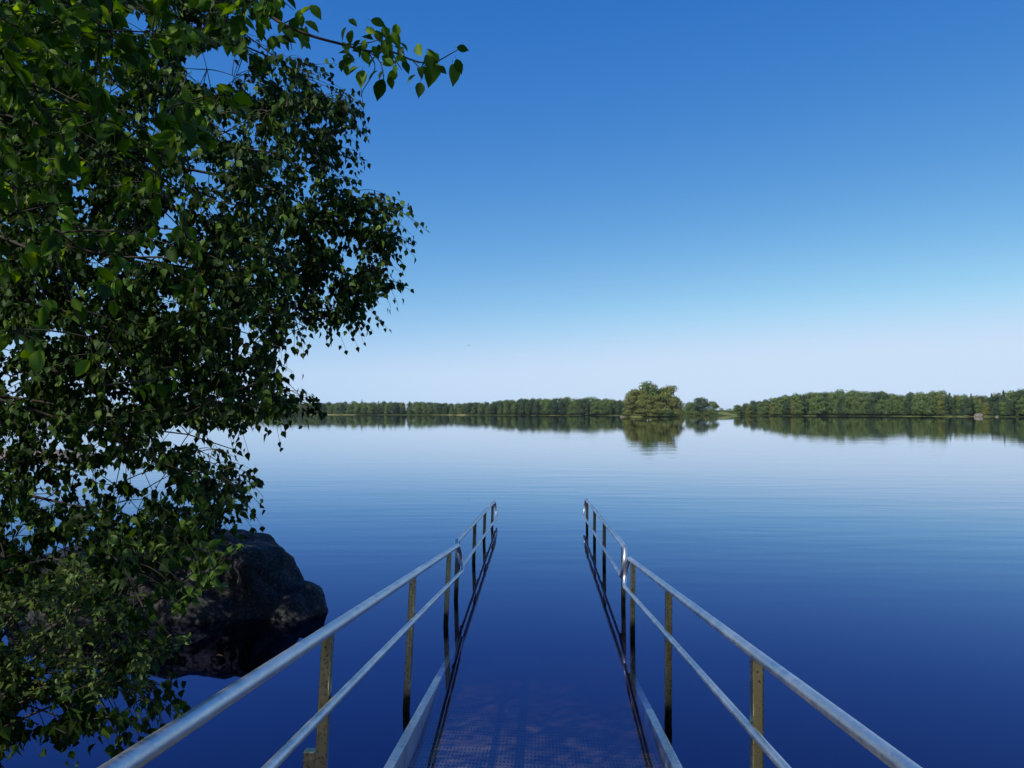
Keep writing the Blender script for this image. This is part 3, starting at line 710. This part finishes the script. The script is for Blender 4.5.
def shore_strip(name, pts, depth, mat, z=.35):
    """far shore: pts = (px, Y)"""
    sl_ = resample([(at(px, 415, Y).x, Y) for px, Y in pts], 50)
    sl_ = [(x, y + 3 * mnoise.noise((x * .05, y * .05, 1))) for x, y in sl_]
    return land(name, sl_, [(x * (1 + depth / y), y + depth) for x, y in sl_], mat, z, 3, ((-.25, -1.0), (0, -.06), (.03, .3), (.12, .8), (.3, 2.2), (1, 3.5)))

LEFTP = [(-400, 640), (200, 620), (330, 600), (440, 560), (520, 500), (625, 470), (690, 500)]
RIGHTP = [(726, 455), (760, 450), (850, 410), (940, 350), (1030, 322), (1150, 300), (1500, 280)]
MIDP = [(640, 445), (680, 440), (722, 436), (735, 460)]
shore_strip('far_shore', LEFTP, 160, M['meadow'])
shore_strip('right_shore', RIGHTP, 160, M['meadow'])
shore_strip('middle_shore', MIDP, 120, M['meadow'], .6)
def prof(px, P): return float(np.interp(px, [a for a, _ in P], [b for _, b in P]))
LTOP = [(-400, 404), (240, 402), (330, 402), (380, 401.5), (430, 402), (455, 403.5), (470, 402.5), (495, 401.5), (503, 399.5), (520, 399), (545, 398), (565, 397), (590, 397.5), (612, 399.5), (640, 401), (690, 404)]
RTOP = [(733, 406.5), (742, 403), (750, 401.5), (762, 400), (772, 398.5), (785, 395.5), (800, 393.5), (822, 392.2), (850, 390.3), (872, 391.5), (900, 394.5), (925, 392.5), (942, 391.2), (955, 395), (966, 393.5), (975, 396), (984, 396.5), (1000, 392.5), (1012, 391), (1024, 389), (1100, 387), (1500, 380)]
BASE = 412.5
def wood(P, TOP, x0, x1, step, rows, label_r, group_r, mats, cone_p, label_c, group_c, name_r, name_c):
    for r_ in range(rows):
        px = x0 + rng.uniform(0, step)
        while px < x1:
            Y = prof(px, P) + 3 + r_ * 7 + rng.uniform(-2.5, 2.5); pt = at(px, BASE, Y)
            top = prof(px, TOP); hgt = (BASE - top) / f * Y + H
            hgt *= (rng.uniform(.55, .95) if r_ == 0 else rng.uniform(.82, 1.04)) if r_ < rows - 1 else rng.uniform(.93, 1.07)
            if rng.random() < cone_p(px): far_tree(name_c, pt.x, pt.y, .1, hgt * rng.uniform(1.0, 1.16), hgt * .46, 'cone', 'tree_dark', label_c, 'tree', group_c)
            else: far_tree(name_r, pt.x, pt.y, .1, hgt, min(hgt * rng.uniform(*((.55, .85) if x0 < 500 else (.5, .78))), 10), 'round', str(rng.choice(mats)), label_r, 'tree', group_r)
            px += step * rng.uniform(.7, 1.3)
wood(LEFTP, LTOP, 268, 625, 6.8, 3, 'small round-topped tree in the long low tree line across the lake, left of the island', 'trees of the tree line left of the island', ['tree_far', 'tree_far', 'tree_dark'],
     lambda p: .05, 'thin dark pointed spruce in the long low tree line left of the island', 'spruces of the tree line left of the island', 'shore_tree', 'spruce_tree')
wood(RIGHTP, RTOP, 738, 1060, 7.0, 3, 'round-topped tree in the taller tree line on the right shore', 'trees of the right shore', ['tree_far', 'tree_far', 'tree_far', 'tree_far', 'tree_olive', 'tree_dark', 'tree_dark'],
     lambda p: float(np.interp(p, [930, 960, 1030], [.0, .25, .45])), 'dark pointed spruce among the trees of the right shore', 'spruces of the right shore', 'shore_tree', 'spruce_tree')
# the woods behind them, one mass
def mass(P, TOP, x0, x1, n, label):
    Vs = []; 
    for i in range(n):
        px = rng.uniform(x0, x1); Y = prof(px, P) + 26 + rng.uniform(0, 24); pt = at(px, BASE, Y); hgt = ((BASE - prof(px, TOP)) / f * Y + H) * rng.uniform(.9, 1.02)
        V = PROTO[int(rng.integers(0, 7))].reshape(-1, 4, 3)[::4].reshape(-1, 3); a = rng.uniform(0, 6.28); Rz = np.array([[cos(a), -sin(a), 0], [sin(a), cos(a), 0], [0, 0, 1]])
        Vs.append((V * np.array([hgt * .075 / .82, hgt * .075 / .82, hgt / 10])) @ Rz.T + np.array(pt) * [1, 1, 0])
    V = np.concatenate(Vs); o = place('forest', mesh_np('forest', V, QF(V)), M['tree_far']); tag(o, label, 'forest', None, 'stuff')
mass(LEFTP, LTOP, -200, 640, 300, 'dense wood filling in behind the low tree line left of the island')
mass([(640, 900), (800, 900)], [(640, 406), (715, 406.5), (728, 408.3), (742, 407.5), (800, 405)], 660, 790, 60, 'far low wood closing the gap between the island and the right shore')
mass(RIGHTP, RTOP, 745, 1250, 120, 'dense wood filling in behind the tree line of the right shore')

# trees beside and behind the island
for px, Y, top, wpx, mat, lab in [(702, 452, 397.3, 17, 'tree_dark', 'dark domed tree standing right of the island, tallest of its clump'),
                             (713, 446, 401.0, 13, 'tree_far', 'green round tree at the right end of the clump beside the island'),
                             (691, 448, 402.0, 14, 'tree_far', 'pale green tree between the island and the dark domed tree'),
                             (737, 452, 404.8, 8, 'tree_far', 'lone small tree at the left tip of the right shore meadow')]:
    pt = at(px, BASE, Y); far_tree('round_tree', pt.x, Y, .1, (BASE - top) / f * Y + H, wpx / f * Y, 'full', mat, lab, 'tree', None)
for px, Y, hh, lab in [(697, 441, 2.6, 'pale low bush on the shore below the dark domed tree'), (706, 438, 2.0, 'yellow-green low bush at the water under the round tree')]:
    pt = at(px, BASE, Y); far_tree('shore_bush', pt.x, Y, .0, hh, 4.5, 'round', 'tree_olive', lab, 'bush', None)

# island
ic = at(652, BASE, 326)
bm = bmesh.new(); bmesh.ops.create_cone(bm, cap_ends=True, segments=40, radius1=13.5, radius2=11, depth=1.6)
for v in bm.verts:
    k = 1 + .12 * mnoise.noise((v.co.x * .2, v.co.y * .2, 7)); v.co.x *= k; v.co.y *= k * .8
bm.transform(Matrix.Translation((ic.x, ic.y + 4, -.45))); tag(place('island', mesh_bm('island', bm), M['grass']), kind='structure')
ISL = [(649, 331, 380.8, 22, 'tree_far', 'tallest rounded tree in the middle of the wooded island'),
       (668, 331, 384.6, 26, 'tree_olive', 'broad tree on the right half of the wooded island'),
       (637, 328, 388.5, 22, 'tree_olive', 'yellowish tree on the left half of the wooded island'),
       (629, 326, 395, 16, 'tree_olive', 'lower leafy tree at the left edge of the wooded island'),
       (645, 320, 394, 20, 'tree_olive', 'light yellow-green tree at the front left of the wooded island'),
       (660, 320, 394.5, 20, 'tree_olive', 'olive tree at the front of the wooded island right of its middle'),
       (676, 325, 396.5, 17, 'tree_olive', 'spreading tree at the right edge of the wooded island'),
       (659, 336, 388, 22, 'tree_dark', 'dark tree at the back of the wooded island')]
for i, (px, Y, top, wpx, mat, lab) in enumerate(ISL):
    pt = at(px, BASE, Y); hh = (BASE - top) / f * Y + H - .3; wd = wpx / f * Y
    root = empty('island_tree', (pt.x, Y, .25)); tag(root, lab, 'tree', 'trees of the wooded island')
    a = rng.uniform(0, 6.28); Rz = np.array([[cos(a), -sin(a), 0], [sin(a), cos(a), 0], [0, 0, 1]])
    V = (IP[i % 4] * np.array([wd / 8.2, wd / 8.2, hh / 10])) @ Rz.T + np.array([pt.x, Y, .25])
    tb = Tubes(); tb.add([(pt.x, Y, .2), (pt.x + .2, Y, hh * .4), (pt.x, Y + .2, hh * .8)], [.28, .2, .06], 7); tb.build('trunk', M['bark'], root)
    place('crown', mesh_np('island_crown', V, QF(V)), M[mat], root)
for px, Y, hh, wd, mat, lab in [(627, 317, 2.2, 4.5, 'tree_olive', 'pale dry bush at the left waterline of the island'), (641, 315, 3.4, 6, 'tree_olive', 'bush overhanging the water at the front of the island left of the middle'), (655, 314.5, 3.2, 5.5, 'tree_olive', 'light bush at the water in the middle of the island front'),
                       (668, 316, 3.2, 6, 'tree_far', 'bush at the water right of the middle of the island'), (679, 320, 2.6, 5, 'tree_olive', 'low bush at the right tip of the island')]:
    pt = at(px, BASE, Y); far_tree('island_bush', pt.x, Y, 0, hh, wd, 'full', mat, lab, 'bush', None)
# shore stones
for px, Y, r_, lab, mt in [(978.5, 331, (1.75, 1.5, 1.35), 'pinkish boulder at the water in front of the right shore trees', 'pink_rock'), (997, 324, (.7, .6, .4), 'small pale stone on the right shore, right of the pinkish boulder', 'pink_rock'),
                           (622, 316, (.8, .6, .38), 'low grey stone at the left tip of the island', 'pink_rock')]:
    pt = at(px, BASE, Y); o = boulder('shore_boulder', [((0, 0, .1), r_)], M[mt], px * .01, .14, .2); o.location = (pt.x, Y, 0); tag(o, lab, 'boulder')

# distant hill closing the gap
bm = bmesh.new(); pr_ = None
for i in range(61):
    x = -1500 + i * 50; z = 5 + 2 * mnoise.noise((x * .003, 1, 1)) + 2 * mnoise.noise((x * .02, 4, 1))
    row = [bm.verts.new((x, 1250, -2)), bm.verts.new((x, 1262, z * .7)), bm.verts.new((x, 1330, z)), bm.verts.new((x, 2300, z))]
    if pr_:
        for a in range(3): bm.faces.new((pr_[a], row[a], row[a + 1], pr_[a + 1]))
    pr_ = row
bmesh.ops.recalc_face_normals(bm, faces=bm.faces); tag(place('hills', mesh_bm('hills', bm), M['hill']), kind='structure')

# left stony point seen through the leaves
pp = resample([(-60, 24), (-28, 27), (-20, 29), (-17.0, 31.5), (-19.5, 34), (-30, 37), (-60, 42)], 40)
bm = bmesh.new(); ce = [(x - 3 if x > -50 else x, 32) for x, y in pp]; rows = [[bm.verts.new((x, y, -.3)) for x, y in pp], [bm.verts.new((x + (c - x) * .25, y + (d - y) * .25, .16)) for (x, y), (c, d) in zip(pp, ce)], [bm.verts.new((x + (c - x) * .9, y + (d - y) * .9, .3)) for (x, y), (c, d) in zip(pp, ce)]]
for a, b_ in zip(rows, rows[1:]):
    for i in range(len(pp) - 1): bm.faces.new((a[i], a[i + 1], b_[i + 1], b_[i]))
bmesh.ops.recalc_face_normals(bm, faces=bm.faces); tag(place('point', mesh_bm('point', bm), M['pink_rock'], None, True), kind='structure')

# trees on the bank behind the viewer (mirrored in the steel)
for x, y, hh, wd, lab in [(-14, -6.0, 11, 9, 'leftmost tall tree on the bank behind the ramp'), (-8, -11, 13, 10, 'tall tree on the bank left behind the ramp'), (2, -15, 14, 11, 'tall tree on the bank straight behind the ramp'),
                          (10, -12, 13, 10, 'tall tree on the bank right behind the ramp'), (19, -9, 12, 10, 'rightmost tall tree on the bank behind the ramp')]:
    far_tree('bank_tree', x, y, .5, hh, wd, 'round', 'tree_dark', lab, 'tree', None)

# a bird and a floating leaf
bp = at(468.7, 345.4, 150); bm = bmesh.new()
def bv(*q): return bm.verts.new(bp + Vector(q))
n0, tl = bv(.02, -.22, 0), bv(0, .26, .0); up, dn = bv(0, 0, .06), bv(0, 0, -.07); lw, rw = bv(-.42, .06, .10), bv(.42, .08, .06); lf, lb, rf, rb = bv(-.06, -.08, .02), bv(-.06, .1, .02), bv(.06, -.08, .02), bv(.06, .1, .02)
lm, rm2 = bv(-.24, -.06, .12), bv(.24, -.06, .09)
for q in [(n0, lf, up), (n0, up, rf), (up, lf, lb), (up, rb, rf), (up, lb, tl), (up, tl, rb), (n0, dn, lf), (n0, rf, dn), (dn, lb, lf), (dn, rf, rb), (dn, tl, lb), (dn, rb, tl), (lf, lm, lb), (lm, lw, lb), (rf, rb, rm2), (rm2, rb, rw)]: bm.faces.new(q)
tag(place('bird', mesh_bm('bird', bm), M['bird']), 'tiny dark bird gliding in the pale sky above the left tree line', 'bird')

fl = at(215, 657, 5.8); fl.z = .006
LP1 = leaves_mesh('floating_leaf', OVATE, [fl, ], [(.9, .3, 0)], [(0, 0, 1)], [.06]); M['dead_leaf'] = noisy_mat('dead_leaf', [(.3, (.20, .08, .02)), (.7, (.45, .20, .05))], 30, .6, 0)
tag(place('floating_leaf', LP1, M['dead_leaf']), 'single orange brown leaf floating on the dark water by the boulder', 'leaf')

# thin summer haze over the lake
m, nt, out, N, L = newmat('haze')
pv = N('VolumePrincipled', Density=HAZE); pv.inputs['Color'].default_value = (.80, .88, 1.0, 1); pv.inputs['Anisotropy'].default_value = .2
L(pv.outputs[0], out.inputs['Volume'])
bm = bmesh.new(); bmesh.ops.create_cube(bm, size=1); bmesh.ops.scale(bm, vec=(5600, 2900, 26), verts=bm.verts); bmesh.ops.translate(bm, vec=(0, 1010, 8.6), verts=bm.verts)
hz = tag(place('haze', mesh_bm('haze', bm), m), 'thin pale haze lying over the lake', 'haze', None, 'stuff')

# ------------------------------------------------------------------ render settings
S.render.engine = 'CYCLES'; S.cycles.max_bounces = 8; S.cycles.transparent_max_bounces = 16; S.cycles.use_denoising = True
S.cycles.diffuse_bounces = 3; S.cycles.glossy_bounces = 4; S.cycles.caustics_reflective = False; S.cycles.caustics_refractive = False
S.view_settings.view_transform = 'Standard'; S.view_settings.look = 'None'; S.view_settings.exposure = 0; S.view_settings.gamma = 1
